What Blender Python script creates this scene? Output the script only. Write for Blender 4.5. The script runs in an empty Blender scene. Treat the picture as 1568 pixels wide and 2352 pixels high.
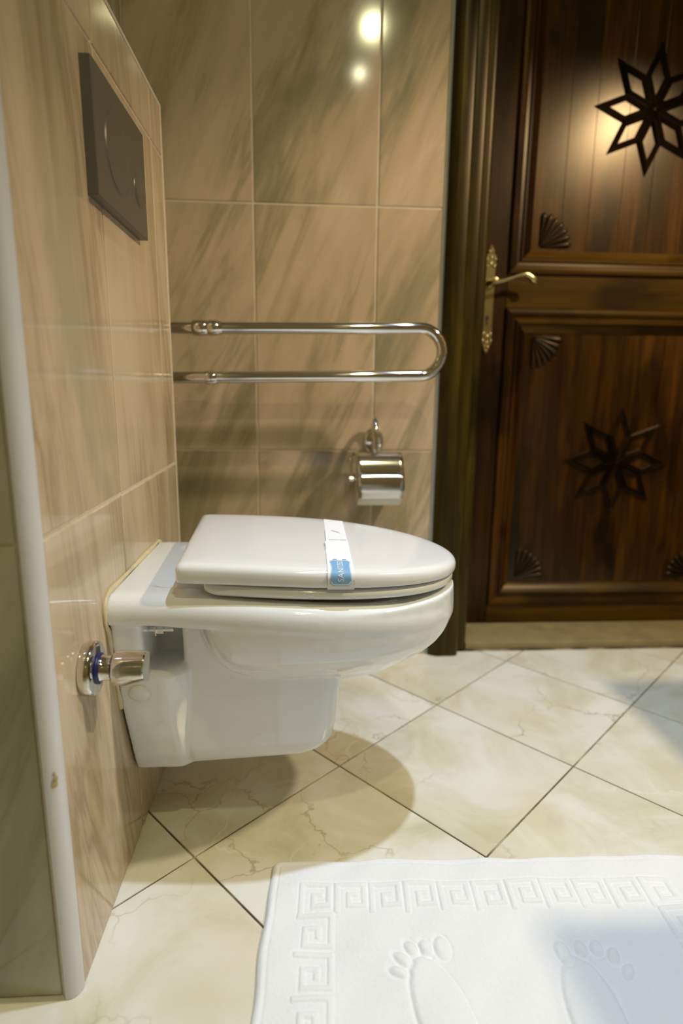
import bpy, bmesh, math, random
import numpy as np
from mathutils import Vector, Matrix

random.seed(7)
scene = bpy.context.scene
COL = scene.collection
PI = math.pi

# ------------------------------------------------------------------ camera
cam_d = bpy.data.cameras.new('camera')
cam = bpy.data.objects.new('camera', cam_d)
COL.objects.link(cam)
yaw, pitch, roll = 0.0624, -0.2054, 0.0115
fw = Vector((math.sin(yaw)*math.cos(pitch), math.cos(yaw)*math.cos(pitch), math.sin(pitch)))
r0 = Vector((math.cos(yaw), -math.sin(yaw), 0))
u0 = r0.cross(fw)
rt = math.cos(roll)*r0 + math.sin(roll)*u0
up = -math.sin(roll)*r0 + math.cos(roll)*u0
mw = Matrix((rt, up, -fw)).transposed().to_4x4()
mw.translation = Vector((0.2795, -0.616, 0.7443))
cam.matrix_world = mw
cam_d.sensor_fit = 'VERTICAL'
cam_d.sensor_height = 36.0
cam_d.lens = 1355.25/2352*36.0
cam_d.clip_start = 0.01
cam_d.dof.use_dof = True
cam_d.dof.focus_distance = 0.90
cam_d.dof.aperture_fstop = 2.0
scene.camera = cam

# ------------------------------------------------------------------ world, exposure
w = bpy.data.worlds.new('world')
scene.world = w
w.use_nodes = True
w.node_tree.nodes['Background'].inputs[0].default_value = (1.0, 0.93, 0.82, 1)
w.node_tree.nodes['Background'].inputs[1].default_value = 0.0
scene.view_settings.view_transform = 'Standard'
scene.view_settings.look = 'None'
scene.view_settings.gamma = 1.0
scene.view_settings.use_curve_mapping = False
scene.view_settings.exposure = 0.0

CEIL = 2.5
# x, y, kind, watts, radius, colour
DOWNLIGHTS = [(0.765, 0.115, 'SPOT', 124.0, 0.028, (0.61, 0.76, 1.0)),
              (0.611, -0.796, 'AREA', 8.6, 0.030, (1.0, 0.94, 0.52)),
              (0.587, -1.246, 'AREA', 1.6, 0.022, (1.0, 0.94, 0.60))]
AIM = (0.90, 0.75, 0.30)
SCONCE = (1.715, -0.017, 2.0, 88.0, (1.0, 0.815, 0.575))

# ------------------------------------------------------------------ helpers
def link(o, parent=None):
    COL.objects.link(o)
    if parent is not None:
        o.parent = parent
    return o

def tag(o, label=None, cat=None, group=None, kind=None):
    if label: o['label'] = label
    if cat: o['category'] = cat
    if group: o['group'] = group
    if kind: o['kind'] = kind
    return o

def empty(name, loc=(0, 0, 0)):
    o = bpy.data.objects.new(name, None)
    o.location = loc
    o.empty_display_size = 0.05
    return link(o)

def mesh_obj(name, verts, faces, mat, parent=None, smooth=None, loc=None):
    me = bpy.data.meshes.new(name)
    me.from_pydata([tuple(v) for v in verts], [], faces)
    bm = bmesh.new(); bm.from_mesh(me)
    bmesh.ops.recalc_face_normals(bm, faces=bm.faces)
    bm.to_mesh(me); bm.free()
    if smooth is not None:
        me.polygons.foreach_set('use_smooth', [True]*len(me.polygons))
        me.set_sharp_from_angle(angle=math.radians(smooth))
    me.materials.append(mat)
    o = bpy.data.objects.new(name, me)
    if parent is not None and loc is None and parent.type == 'EMPTY':
        o.location = -parent.location
    if loc is not None:
        o.location = loc
    return link(o, parent)

class MB:
    def __init__(s): s.v = []; s.f = []; s.flat = False
    def add(s, v, f):
        n = len(s.v); s.v += [tuple(q) for q in v]; s.f += [tuple(n+i for i in q) for q in f]
    def box(s, x0, x1, y0, y1, z0, z1):
        s.add([(x, y, z) for z in (z0, z1) for y in (y0, y1) for x in (x0, x1)],
              [(0, 1, 3, 2), (4, 6, 7, 5), (0, 4, 5, 1), (2, 3, 7, 6), (0, 2, 6, 4), (1, 5, 7, 3)])
    def bbox(s, x0, x1, y0, y1, z0, z1, b):
        s.flat = True
        bm = bmesh.new()
        bmesh.ops.create_cube(bm, size=1.0)
        for q in bm.verts:
            q.co = Vector(((x0+x1)/2+q.co.x*(x1-x0), (y0+y1)/2+q.co.y*(y1-y0), (z0+z1)/2+q.co.z*(z1-z0)))
        bmesh.ops.bevel(bm, geom=list(bm.edges), offset=b, segments=2, affect='EDGES', profile=0.5)
        bm.verts.index_update()
        s.add([q.co.copy() for q in bm.verts], [tuple(q.index for q in f.verts) for f in bm.faces]); bm.free()
    def loft(s, loops, cap=True, closed=True):
        n = len(loops[0]); v = [q for l in loops for q in l]; f = []
        for i in range(len(loops)-1):
            for j in range(n if closed else n-1):
                k = (j+1) % n
                f.append((i*n+j, i*n+k, (i+1)*n+k, (i+1)*n+j))
        if cap:
            f.append(tuple(range(n))); f.append(tuple((len(loops)-1)*n+j for j in reversed(range(n))))
        s.add(v, f)
    def lathe(s, prof, origin, axis, n=32):
        a = Vector(axis).normalized(); o = Vector(origin)
        t = a.orthogonal().normalized(); b = a.cross(t)
        s.loft([[o+a*h+(t*math.cos(2*PI*j/n)+b*math.sin(2*PI*j/n))*max(r, 1e-5) for j in range(n)] for r, h in prof])
    def tube(s, pts, rad, n=16):
        pts = [Vector(q) for q in pts]; loops = []; prev = None
        for i, q in enumerate(pts):
            d = (pts[min(i+1, len(pts)-1)]-pts[max(i-1, 0)]).normalized()
            if prev is None: t = d.orthogonal().normalized()
            else: t = (prev-d*prev.dot(d)).normalized()
            prev = t; b = d.cross(t)
            r = rad[i] if isinstance(rad, (list, tuple)) else rad
            loops.append([q+(t*math.cos(2*PI*j/n)+b*math.sin(2*PI*j/n))*r for j in range(n)])
        s.loft(loops)
    def build(s, name, mat, parent=None, smooth=40):
        return mesh_obj(name, s.v, s.f, mat, parent, None if s.flat else smooth)

def clip(poly, n, d):
    out = []
    for i in range(len(poly)):
        a, b = poly[i], poly[(i+1) % len(poly)]
        da, db = n[0]*a[0]+n[1]*a[1]-d, n[0]*b[0]+n[1]*b[1]-d
        if da <= 0: out.append(a)
        if (da < 0 < db) or (db < 0 < da):
            t = da/(da-db); out.append((a[0]+(b[0]-a[0])*t, a[1]+(b[1]-a[1])*t))
    return out

def clip_rect(poly, u0, u1, v0, v1):
    for n, d in (((1, 0), u1), ((-1, 0), -u0), ((0, 1), v1), ((0, -1), -v0)):
        poly = clip(poly, n, d)
        if len(poly) < 3: return []
    return poly

def inset(poly, e):
    area = sum(poly[i][0]*poly[(i+1) % len(poly)][1]-poly[(i+1) % len(poly)][0]*poly[i][1] for i in range(len(poly)))
    sg = 1 if area > 0 else -1
    out = poly
    for i in range(len(poly)):
        a, b = poly[i], poly[(i+1) % len(poly)]
        l = math.hypot(b[0]-a[0], b[1]-a[1])
        if l < 1e-6: continue
        n = (sg*(b[1]-a[1])/l, -sg*(b[0]-a[0])/l)
        out = clip(out, n, n[0]*a[0]+n[1]*a[1]-e)
        if len(out) < 3: return []
    return out

TILE_CACHE = {}
def tile(poly, O, U, V, N, mat, parent, gap, ch=0.0012, th=0.007):
    p = inset(poly, gap/2)
    if len(p) < 3: return None
    q = inset(p, ch)
    if len(q) != len(p): return None
    cu = sum(a[0] for a in p)/len(p); cv = sum(a[1] for a in p)/len(p)
    key = (mat.name, tuple(N), tuple((round(a[0]-cu, 4), round(a[1]-cv, 4)) for a in p))
    O, U, V, N = Vector(O), Vector(U), Vector(V), Vector(N)
    c = O+U*cu+V*cv
    if key in TILE_CACHE:
        me = TILE_CACHE[key]
        o = bpy.data.objects.new('tile', me)
        o.location = c
        return link(o, parent)
    P = lambda a, n: U*(a[0]-cu)+V*(a[1]-cv)+N*n
    k = len(p)
    v = [P(a, 0) for a in q]+[P(a, -ch) for a in p]+[P(a, -th) for a in p]
    f = [tuple(range(k))]+[(j, (j+1) % k, k+(j+1) % k, k+j) for j in range(k)]+[(k+j, k+(j+1) % k, 2*k+(j+1) % k, 2*k+j) for j in range(k)]
    f.append(tuple(2*k+j for j in reversed(range(k))))
    o = mesh_obj('tile', v, f, mat, parent, None, loc=c)
    TILE_CACHE[key] = o.data
    return o

# ------------------------------------------------------------------ materials
class NT:
    def __init__(s, name):
        s.m = bpy.data.materials.new(name); s.m.use_nodes = True
        s.t = s.m.node_tree; s.b = s.t.nodes['Principled BSDF']
    def n(s, kind, props=None, **ins):
        q = s.t.nodes.new(kind)
        for k, v in (props or {}).items(): setattr(q, k, v)
        for k, v in ins.items():
            key = int(k[1:]) if k[0] == 'i' and k[1:].isdigit() else k.replace('_', ' ')
            s.put(q.inputs[key], v)
        return q
    def put(s, sock, v):
        if isinstance(v, bpy.types.NodeSocket): s.t.links.new(v, sock)
        elif isinstance(v, bpy.types.Node): s.t.links.new(v.outputs[0], sock)
        else: sock.default_value = v
    def ramp(s, fac, stops):
        q = s.n('ShaderNodeValToRGB', None, Fac=fac)
        e = q.color_ramp.elements
        while len(e) < len(stops): e.new(0.5)
        for el, (p, c) in zip(e, stops):
            el.position = p; el.color = (*c, 1) if len(c) == 3 else c
        return q.outputs[0]
    def mix(s, fac, a, b, mode='MIX'):
        q = s.t.nodes.new('ShaderNodeMix'); q.data_type = 'RGBA'; q.blend_type = mode
        s.put(q.inputs[0], fac)
        for i, v in ((6, a), (7, b)):
            s.put(q.inputs[i], (*v, 1) if isinstance(v, tuple) and len(v) == 3 else v)
        return q.outputs[2]
    def math(s, op, a, b=0.0, c=0.0):
        q = s.n('ShaderNodeMath', {'operation': op}, i0=a, i1=b, i2=c); return q.outputs[0]
    def noise(s, vec, scale, detail=4, rough=0.55, dist=0.0):
        return s.n('ShaderNodeTexNoise', None, Vector=vec, Scale=scale, Detail=detail, Roughness=rough, Distortion=dist).outputs[0]
    def pos(s, offs=0.0):
        g = s.n('ShaderNodeNewGeometry').outputs['Position']
        if not offs: return g
        r = s.n('ShaderNodeObjectInfo').outputs['Random']
        k = s.n('ShaderNodeCombineXYZ', None, X=s.math('MULTIPLY', r, offs), Y=s.math('MULTIPLY', r, offs*1.7), Z=s.math('MULTIPLY', r, offs*2.3))
        return s.n('ShaderNodeVectorMath', {'operation': 'ADD'}, i0=g, i1=k.outputs[0]).outputs[0]
    def mapping(s, vec, rot=(0, 0, 0), scale=(1, 1, 1)):
        a = s.n('ShaderNodeMapping', None, Vector=vec, Rotation=rot)
        b = s.n('ShaderNodeVectorMath', {'operation': 'MULTIPLY'}, i0=a.outputs[0], i1=scale)
        return b.outputs[0]
    def bump(s, h, strength, dist):
        q = s.n('ShaderNodeBump', None, Strength=strength, Distance=dist, Height=h)
        s.put(s.b.inputs['Normal'], q.outputs[0]); return q
    def fin(s, col=None, rough=0.5, metal=0.0, spec=0.5, coat=0.0, coat_r=0.05):
        if col is not None: s.put(s.b.inputs['Base Color'], (*col, 1) if isinstance(col, tuple) and len(col) == 3 else col)
        s.put(s.b.inputs['Roughness'], rough); s.b.inputs['Metallic'].default_value = metal
        s.b.inputs['Specular IOR Level'].default_value = spec
        s.b.inputs['Coat Weight'].default_value = coat; s.b.inputs['Coat Roughness'].default_value = coat_r
        return s.m

def plain(name, col, rough=0.5, metal=0.0, spec=0.5, var=0.06, scale=30.0, coat=0.0, bump=0.0):
    t = NT(name)
    nz = t.noise(t.pos(), scale, 3)
    c = t.mix(nz, tuple(max(0, q*(1-var)) for q in col), tuple(min(1, q*(1+var)) for q in col))
    if bump: t.bump(nz, bump, 0.002)
    return t.fin(c, rough, metal, spec, coat)

def marble_wall(name, axis, ang, light, mid, dark, vein, vs=0.6):
    t = NT(name)
    p = t.pos(11.0)
    rot = (0, ang, 0) if axis == 'y' else (ang, 0, 0)
    # z is the direction of the streaks after rotation
    m1 = t.mapping(p, rot, (3.2, 3.2, 0.75))
    big = t.noise(m1, 1.3, 5, 0.6, 0.6)
    base = t.ramp(big, [(0.385, dark), (0.48, mid), (0.58, light), (0.72, mid)])
    m2 = t.mapping(p, rot, (5.0, 5.0, 0.6))
    n2 = t.noise(m2, 1.6, 6, 0.62, 0.9)
    v = t.ramp(t.math('ABSOLUTE', t.math('SUBTRACT', n2, 0.5)), [(0.0, (1, 1, 1)), (0.03, (0.5, 0.5, 0.5)), (0.10, (0, 0, 0))])
    gate = t.ramp(t.noise(t.mapping(p, rot, (2.2, 2.2, 1.0)), 2.2, 2), [(0.38, (0, 0, 0)), (0.58, (1, 1, 1))])
    vf = t.math('MULTIPLY', v, gate)
    c = t.mix(t.math('MULTIPLY', vf, vs), base, vein)
    c = t.mix(t.math('MULTIPLY', t.noise(p, 40, 4), 0.16), c, mid)
    rr = t.math('MULTIPLY_ADD', t.noise(p, 6, 2), 0.05, 0.07)
    t.bump(t.noise(p, 3.5, 2), 0.05, 0.004)
    return t.fin(c, rr, 0, 0.5)

M_BACK = marble_wall('beige_marble_wall_tile', 'y', math.radians(-24), (0.66, 0.51, 0.37), (0.55, 0.43, 0.29), (0.29, 0.26, 0.165), (0.24, 0.21, 0.12))
M_BOX = marble_wall('beige_marble_cistern_tile', 'x', math.radians(-9), (0.66, 0.54, 0.385), (0.60, 0.475, 0.32), (0.43, 0.37, 0.24), (0.28, 0.19, 0.10), 0.70)
M_NICHE = marble_wall('green_grey_marble_tile', 'y', math.radians(-24), (0.55, 0.52, 0.40), (0.47, 0.44, 0.33), (0.34, 0.32, 0.23), (0.25, 0.23, 0.15))
M_WGROUT = plain('cream_wall_grout', (0.74, 0.66, 0.53), 0.8, var=0.15, scale=60)

def floor_marble():
    t = NT('cream_marble_floor_tile')
    p = t.pos(9.0)
    big = t.noise(p, 5.0, 6, 0.6, 0.7)
    base = t.ramp(big, [(0.28, (0.62, 0.57, 0.40)), (0.45, (0.73, 0.70, 0.55)), (0.58, (0.81, 0.80, 0.70)), (0.74, (0.86, 0.86, 0.79))])
    def veins(sc, w, seed, cr):
        q = t.n('ShaderNodeVectorMath', {'operation': 'ADD'}, i0=p, i1=(seed, seed*1.3, seed*.7)).outputs[0]
        wob = t.n('ShaderNodeTexNoise', None, Vector=q, Scale=4.0, Detail=5, Roughness=0.6)
        qq = t.n('ShaderNodeVectorMath', {'operation': 'MULTIPLY_ADD'}, i0=wob.outputs[1], i1=(0.28, 0.28, 0.28), i2=q).outputs[0]
        d = t.n('ShaderNodeTexVoronoi', {'feature': 'DISTANCE_TO_EDGE'}, Vector=qq, Scale=sc).outputs[0]
        l = t.ramp(d, [(0.0, (1, 1, 1)), (w, (0, 0, 0))])
        g = t.ramp(t.noise(q, 3.0, 2), [(cr, (0, 0, 0)), (cr+0.12, (1, 1, 1))])
        return t.math('MULTIPLY', l, g)
    c = t.mix(t.math('MULTIPLY', veins(4.2, 0.022, 3.1, 0.50), 0.7), base, (0.86, 0.82, 0.70))
    c = t.mix(t.math('MULTIPLY', veins(3.4, 0.009, 8.4, 0.46), 0.60), c, (0.40, 0.26, 0.11))
    ob = t.ramp(t.noise(p, 2.6, 3), [(0.5, (0, 0, 0)), (0.75, (1, 1, 1))])
    c = t.mix(t.math('MULTIPLY', ob, 0.35), c, (0.66, 0.50, 0.28))
    rr = t.math('MULTIPLY_ADD', t.noise(p, 8, 3), 0.10, 0.16)
    return t.fin(c, rr, 0, 0.5)
M_FLOOR = floor_marble()
def fgrout():
    t = NT('brown_floor_grout')
    p = t.pos()
    c = t.ramp(t.noise(p, 14, 4), [(0.35, (0.07, 0.05, 0.03)), (0.52, (0.19, 0.145, 0.09)), (0.68, (0.46, 0.39, 0.27))])
    return t.fin(c, 0.85)
M_FGROUT = fgrout()
M_SILL = plain('tan_stone_threshold', (0.33, 0.25, 0.12), 0.3, var=0.35, scale=18)

def wood(name, axis, cols, rough=0.32, knots=True, spec=0.5, bmp=0.10):
    t = NT(name)
    p = t.pos(7.0)
    sc = {'z': (1, 1, 0.06), 'x': (0.06, 1, 1), 'y': (1, 0.06, 1)}[axis]
    m = t.mapping(p, (0, 0, 0), sc)
    g1 = t.noise(m, 22, 6, 0.65, 0.5)
    g2 = t.noise(m, 110, 3, 0.6)
    f = t.math('ADD', t.math('MULTIPLY', g1, 0.75), t.math('MULTIPLY', g2, 0.25))
    c = t.ramp(f, [(0.30, cols[0]), (0.48, cols[1]), (0.66, cols[2])])
    r = t.n('ShaderNodeObjectInfo').outputs['Random']
    c = t.mix(t.math('MULTIPLY', r, 0.6), c, cols[0])
    blot = t.ramp(t.noise(t.mapping(p, (0, 0, 0), tuple(0.35 if q < 1 else 1 for q in sc)), 7.0, 3), [(0.38, (1, 1, 1)), (0.50, (0, 0, 0))])
    c = t.mix(t.math('MULTIPLY', blot, 0.8), c, tuple(q*0.4 for q in cols[0]))
    if knots:
        kd = t.n('ShaderNodeTexVoronoi', None, Vector=t.mapping(p, (0, 0, 0), tuple(0.6 if q < 1 else 1 for q in sc)), Scale=6.0).outputs[0]
        k = t.ramp(kd, [(0.04, (1, 1, 1)), (0.13, (0, 0, 0))])
        c = t.mix(t.math('MULTIPLY', k, 0.85), c, (0.008, 0.003, 0.0015))
    t.bump(f, bmp, 0.0015)
    t.b.inputs['Specular Tint'].default_value = (1.0, 0.80, 0.52, 1)
    return t.fin(c, rough, 0, spec)
W_RED = [(0.008, 0.0024, 0.0004), (0.040, 0.0138, 0.0014), (0.110, 0.044, 0.0040)]
W_OLIVE = [(0.007, 0.0040, 0.0006), (0.034, 0.023, 0.0020), (0.090, 0.064, 0.0060)]
M_WOODV = wood('dark_stained_pine_vertical_grain', 'z', W_RED, 0.34, spec=0.3)
M_WOODH = wood('dark_stained_pine_horizontal_grain', 'x', [(0.026, 0.0105, 0.0006), (0.075, 0.034, 0.0020), (0.14, 0.070, 0.0050)], 0.34, spec=0.3)
M_PLANK = wood('dark_stained_pine_plank', 'z', W_RED, 0.25, bmp=0.025)
M_FRAMEW = wood('olive_stained_pine_frame', 'z', W_OLIVE, 0.38, spec=0.35)
M_CARVE = wood('almost_black_carved_pine', 'z', [(0.010, 0.005, 0.002), (0.026, 0.013, 0.005), (0.045, 0.024, 0.009)], 0.30, knots=False, spec=0.4)
M_CERAMIC = plain('white_glazed_ceramic', (0.84, 0.86, 0.85), 0.10, var=0.01, coat=0.6)
M_PLASTIC = plain('off_white_seat_plastic', (0.83, 0.84, 0.82), 0.14, var=0.01, coat=0.3)
M_CHROME = plain('polished_chrome', (0.74, 0.72, 0.69), 0.07, 1.0, var=0.02)
M_SATIN = plain('satin_chrome', (0.62, 0.61, 0.58), 0.17, 1.0, var=0.02)
M_STEELD = plain('dark_matt_grey_plastic', (0.135, 0.125, 0.105), 0.36, 0.35, var=0.04)
M_BRASS = plain('worn_brass', (0.58, 0.49, 0.25), 0.24, 1.0, var=0.15, scale=60)
M_BLUE = plain('dark_blue_rubber', (0.012, 0.015, 0.11), 0.35)
M_DARK = plain('dark_void', (0.01, 0.009, 0.007), 0.6)
M_PAPER = plain('white_paper', (0.86, 0.87, 0.88), 0.75, var=0.02)
M_TPAPER = plain('soft_white_tissue', (0.80, 0.79, 0.70), 0.9, var=0.05)
M_INK = plain('light_blue_print', (0.20, 0.42, 0.68), 0.6, var=0.05)
M_INK2 = plain('faded_blue_grey_print', (0.42, 0.52, 0.60), 0.7)
M_PVC = plain('white_pvc_trim', (0.66, 0.66, 0.68), 0.28, var=0.03)
M_STAIN = plain('rust_stain', (0.50, 0.40, 0.20), 0.7, var=0.3, scale=200)
M_SILIC = plain('yellowed_silicone', (0.66, 0.57, 0.36), 0.5, var=0.25, scale=40, bump=0.4)
M_GREYS = plain('grey_sealant', (0.40, 0.40, 0.37), 0.6, var=0.1)
M_CEIL = plain('white_ceiling_paint', (0.62, 0.60, 0.54), 0.85, var=0.02)
M_WHITEP = plain('white_lacquer', (0.75, 0.73, 0.68), 0.35, var=0.02)
M_COUNTER = plain('beige_stone_counter', (0.45, 0.38, 0.27), 0.2, var=0.2, scale=20)
def towel():
    t = NT('white_terry_cotton')
    p = t.pos()
    a = t.noise(p, 900, 2, 0.7); b = t.noise(p, 160, 3)
    h = t.math('ADD', a, t.math('MULTIPLY', b, 0.6))
    t.bump(h, 0.35, 0.0012)
    c = t.mix(b, (0.85, 0.88, 0.91), (0.92, 0.94, 0.97))
    t.b.inputs['Sheen Weight'].default_value = 0.25
    return t.fin(c, 0.95, 0, 0.15)
M_TOWEL = towel()
def emis(name, col, s):
    t = NT(name); t.b.inputs['Emission Color'].default_value = (*col, 1); t.b.inputs['Emission Strength'].default_value = s
    return t.fin(col, 0.5)

# ------------------------------------------------------------------ the room
YB = 0.9487          # face of the back wall tiles
BX, BY = -0.137, 0.678   # main wall plane behind the boxed-in cistern, far end of the boxing
Z1, TH, TW = 0.5843, 0.60, 0.3027
ZT = 1.2762
XR, YF = 1.80, -2.10
G = 0.0025           # depth of the joints

def struct(name, mb, mat, label, cat):
    return tag(mb.build(name, mat, None, None), label, cat, kind='structure')

def tile_plane(parent, O, U, V, N, us, vs, u0, u1, v0, v1, mat, gap=0.0045, hole=None):
    for i in range(len(us)-1):
        for j in range(len(vs)-1):
            rects = [(us[i], us[i+1], vs[j], vs[j+1])]
            if hole:
                h0, h1, h2, h3 = hole
                a, b, c, d = rects[0]
                if a < h1 and b > h0 and c < h3 and d > h2:
                    rects = []
                    if a < h0: rects.append((a, h0, c, d))
                    if b > h1: rects.append((h1, b, c, d))
                    if d > h3: rects.append((max(a, h0), min(b, h1), h3, d))
            for a, b, c, d in rects:
                q = clip_rect([(a, c), (b, c), (b, d), (a, d)], u0, u1, v0, v1)
                if q: tile(q, O, U, V, N, mat, parent, gap)

rows = [0.0, Z1, Z1+TH, Z1+2*TH, Z1+3*TH, Z1+4*TH]
# back wall with the doorway
DX0, DX1, DZ = 0.747, 1.715, 2.06
m = MB()
yb = YB+G
m.box(BX-0.15, DX0-0.03, yb, yb+0.22, -0.05, CEIL)
m.box(DX1+0.03, XR+0.15, yb, yb+0.22, -0.05, CEIL)
m.box(DX0-0.03, DX1+0.03, yb, yb+0.22, DZ+0.03, CEIL)
wall_back = struct('wall_back', m, M_WGROUT, 'beige marble tiled wall behind the grab bar', 'wall')
x1 = 0.1551
us = [x1+TW*k for k in range(-1, 7)]
tile_plane(wall_back, (0, YB, 0), (1, 0, 0), (0, 0, 1), (0, -1, 0), us, rows, BX, XR, 0, CEIL, M_BACK, 0.0045, (0.622, DX1+0.12, 0, DZ+0.12))
# main left wall
m = MB(); m.box(BX-0.15, BX-G, YF-0.1, YB+0.2, -0.05, CEIL)
wall_left = struct('wall_left', m, M_WGROUT, 'beige tiled wall set back behind the boxed-in cistern', 'wall')
us = [0.0-TW*k for k in range(8, -1, -1)]+[0.3, 0.678, YB]
tile_plane(wall_left, (BX, 0, 0), (0, 1, 0), (0, 0, 1), (1, 0, 0), us, rows, YF, YB, 0, CEIL, M_NICHE)
# right and front walls (out of view)
m = MB(); m.box(XR+G, XR+0.15, YF-0.1, YB+0.2, -0.05, CEIL)
wall_right = struct('wall_right', m, M_WGROUT, 'beige tiled wall on the right behind the added cabinets', 'wall')
tile_plane(wall_right, (XR, 0, 0), (0, 1, 0), (0, 0, 1), (-1, 0, 0), [YF+TW*k for k in range(12)], rows, YF, YB, 0, CEIL, M_BACK)
m = MB(); m.box(BX-0.15, XR+0.15, YF-0.15, YF-G, -0.05, CEIL)
wall_front = struct('wall_front', m, M_WGROUT, 'beige tiled wall behind the photographer', 'wall')
tile_plane(wall_front, (0, YF, 0), (1, 0, 0), (0, 0, 1), (0, 1, 0), [BX+TW*k for k in range(9)], rows, BX, XR, 0, CEIL, M_BACK)
m = MB(); m.box(BX-0.15, XR+0.15, YF-0.15, YB+0.3, CEIL, CEIL+0.08)
struct('ceiling', m, M_CEIL, 'white painted ceiling', 'ceiling')
# floor
m = MB(); m.box(BX-0.15, XR+0.15, YF-0.15, YB+0.3, -0.06, -G)
floor = struct('floor', m, M_FGROUT, 'cream marble tiles laid diagonally with dark joints', 'floor')
S, GX, GY, GA = 0.3355, 0.5955, 0.6689, 0.738
e1 = (S*math.cos(GA), S*math.sin(GA)); e2 = (-S*math.sin(GA), S*math.cos(GA))
for a in range(-12, 12):
    for b in range(-12, 12):
        P = lambda i, j: (GX+i*e1[0]+j*e2[0], GY+i*e1[1]+j*e2[1])
        q = [P(a, b), P(a+1, b), P(a+1, b+1), P(a, b+1)]
        q = clip_rect(q, BX, XR, YF, YB+0.012)
        if q: tile(q, (0, 0, 0), (1, 0, 0), (0, 1, 0), (0, 0, 1), M_FLOOR, floor, 0.0034, 0.0006)

# boxed-in cistern
m = MB(); m.box(BX, -G, G, BY-G, -0.02, ZT-G)
box = struct('wall_cistern', m, M_WGROUT, 'tiled boxing of the hidden cistern behind the toilet', 'wall')
tile_plane(box, (0, 0, 0), (0, 1, 0), (0, 0, 1), (1, 0, 0), [0.0, 0.287, 0.590, BY], [0, Z1, Z1+TH, ZT], 0.0105, BY, 0.0, ZT, M_BOX, 0.006)
tile_plane(box, (0, 0, 0), (1, 0, 0), (0, 0, 1), (0, -1, 0), [BX, -0.0215], [0, Z1-0.004, Z1+TH, ZT], BX, -0.0215, 0.0, ZT, M_NICHE, 0.004)
tile_plane(box, (0, BY, 0), (1, 0, 0), (0, 0, 1), (0, 1, 0), [BX, 0.0], [0, Z1, Z1+TH, ZT], BX, 0, 0, ZT, M_NICHE, 0.004)
tile_plane(box, (0, 0, ZT), (0, 1, 0), (-1, 0, 0), (0, 0, 1), [0, 0.3, 0.6, BY], [0, -BX], 0, BY, 0, -BX, M_BOX, 0.004)

# white quarter-round strip on the near corner of the boxing
prof = [(-0.0185, 0.001), (-0.0185, -0.004)]
for k in range(9):
    a = PI/2*k/8
    prof.append((-0.0165+0.0165*math.sin(a), -0.004-0.0015+0.0165-0.0165*math.cos(a)-0.0005))
prof.append((0.0, 0.013))
m = MB(); m.loft([[(x, y, z) for x, y in prof] for z in (0.001, ZT)])
tr = tag(m.build('trim_1', M_PVC, None, 50), 'white plastic quarter-round strip on the corner of the boxing', 'trim', kind='structure')
m = MB()
for (dx, z, r) in ((0.0, 0.300, 0.0042), (0.002, 0.307, 0.0030), (-0.003, 0.295, 0.0026), (0.001, 0.313, 0.0020)):
    c = Vector((-0.006+dx, -0.0026, z)); n = Vector((0.55, -0.83, 0)); t_ = Vector((0.83, 0.55, 0))
    m.add([c+n*0.0016]+[c+n*0.0002+(t_*math.cos(k*PI/4)+Vector((0, 0, 1))*math.sin(k*PI/4)*1.3)*r*(0.8+0.4*((k*7) % 3)/3) for k in range(8)],
          [(0, k+1, (k+1) % 8+1) for k in range(8)])
m.build('stain', M_STAIN, tr)
m = MB(); m.box(-0.0215, -0.0180, -0.0005, 0.006, 0.0, ZT)
tag(m.build('trim_2', M_WGROUT, None, None), 'pinkish grout line beside the white corner strip', 'trim', kind='structure')
# sealant between tiles and door trim
m = MB(); m.bbox(0.6215, 0.634, YB-0.002, YB+0.006, 0.0, CEIL-0.01, 0.0008)
tag(m.build('trim_3', M_GREYS, None, None), 'grey sealant strip between the wall tiles and the wooden door trim', 'trim', kind='structure')
m = MB(); m.bbox(-0.006, 0.0012, BY-0.005, BY+0.001, 0.0, ZT+0.0012, 0.0008)
tag(m.build('trim_6', M_WGROUT, None, None), 'pale grout edge down the far corner of the cistern boxing', 'trim', kind='structure')
m = MB(); m.bbox(-0.006, 0.0012, 0.014, BY-0.006, ZT-0.005, ZT+0.0012, 0.0008)
tag(m.build('trim_7', M_WGROUT, None, None), 'pale grout edge along the top of the cistern boxing', 'trim', kind='structure')
# threshold
m = MB(); m.bbox(DX0+0.001, DX1-0.001, 0.975, 1.165, -0.002, 0.0195, 0.002)
tag(m.build('trim_4', M_SILL, None, 40), 'tan marble threshold under the wooden door', 'threshold', kind='structure')

# ------------------------------------------------------------------ door frame (trim and jamb)
def profile_bar(name, prof, parent, z0, z1, mat):
    m = MB(); m.loft([[(x, y, z) for x, y in prof] for z in (z0, z1)]); return m.build(name, mat, parent, 30)
pl = [(0.629, YB+0.006), (0.629, 0.943), (0.632, 0.939), (0.648, 0.930), (0.652, 0.929), (0.676, 0.929), (0.679, 0.9305), (0.682, 0.929), (0.700, 0.929), (0.708, 0.931), (0.713, 0.936), (0.714, 0.944), (0.714, YB+0.006)]
fr = empty('trim_5', (0.70, YB, 0.0))
tag(fr, 'olive brown wooden door frame left of the carved door', 'door frame', kind='structure')
profile_bar('architrave', pl, fr, 0.002, DZ+0.118, M_FRAMEW)
pj = [(0.7145, 1.165), (0.7145, 0.968), (0.718, 0.9645)]
for k in range(9):
    a = PI/2*k/8
    pj.append((0.731+0.016*math.sin(a), 0.980-0.016*math.cos(a)))
pj += [(0.747, 0.99), (0.747, 1.165)]
profile_bar('jamb', pj, fr, 0.002, DZ+0.028, M_FRAMEW)
cx = (DX0+DX1)/2
profile_bar('architrave', [(2*cx-x, y) for x, y in pl], fr, 0.002, DZ+0.118, M_FRAMEW)
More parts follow.
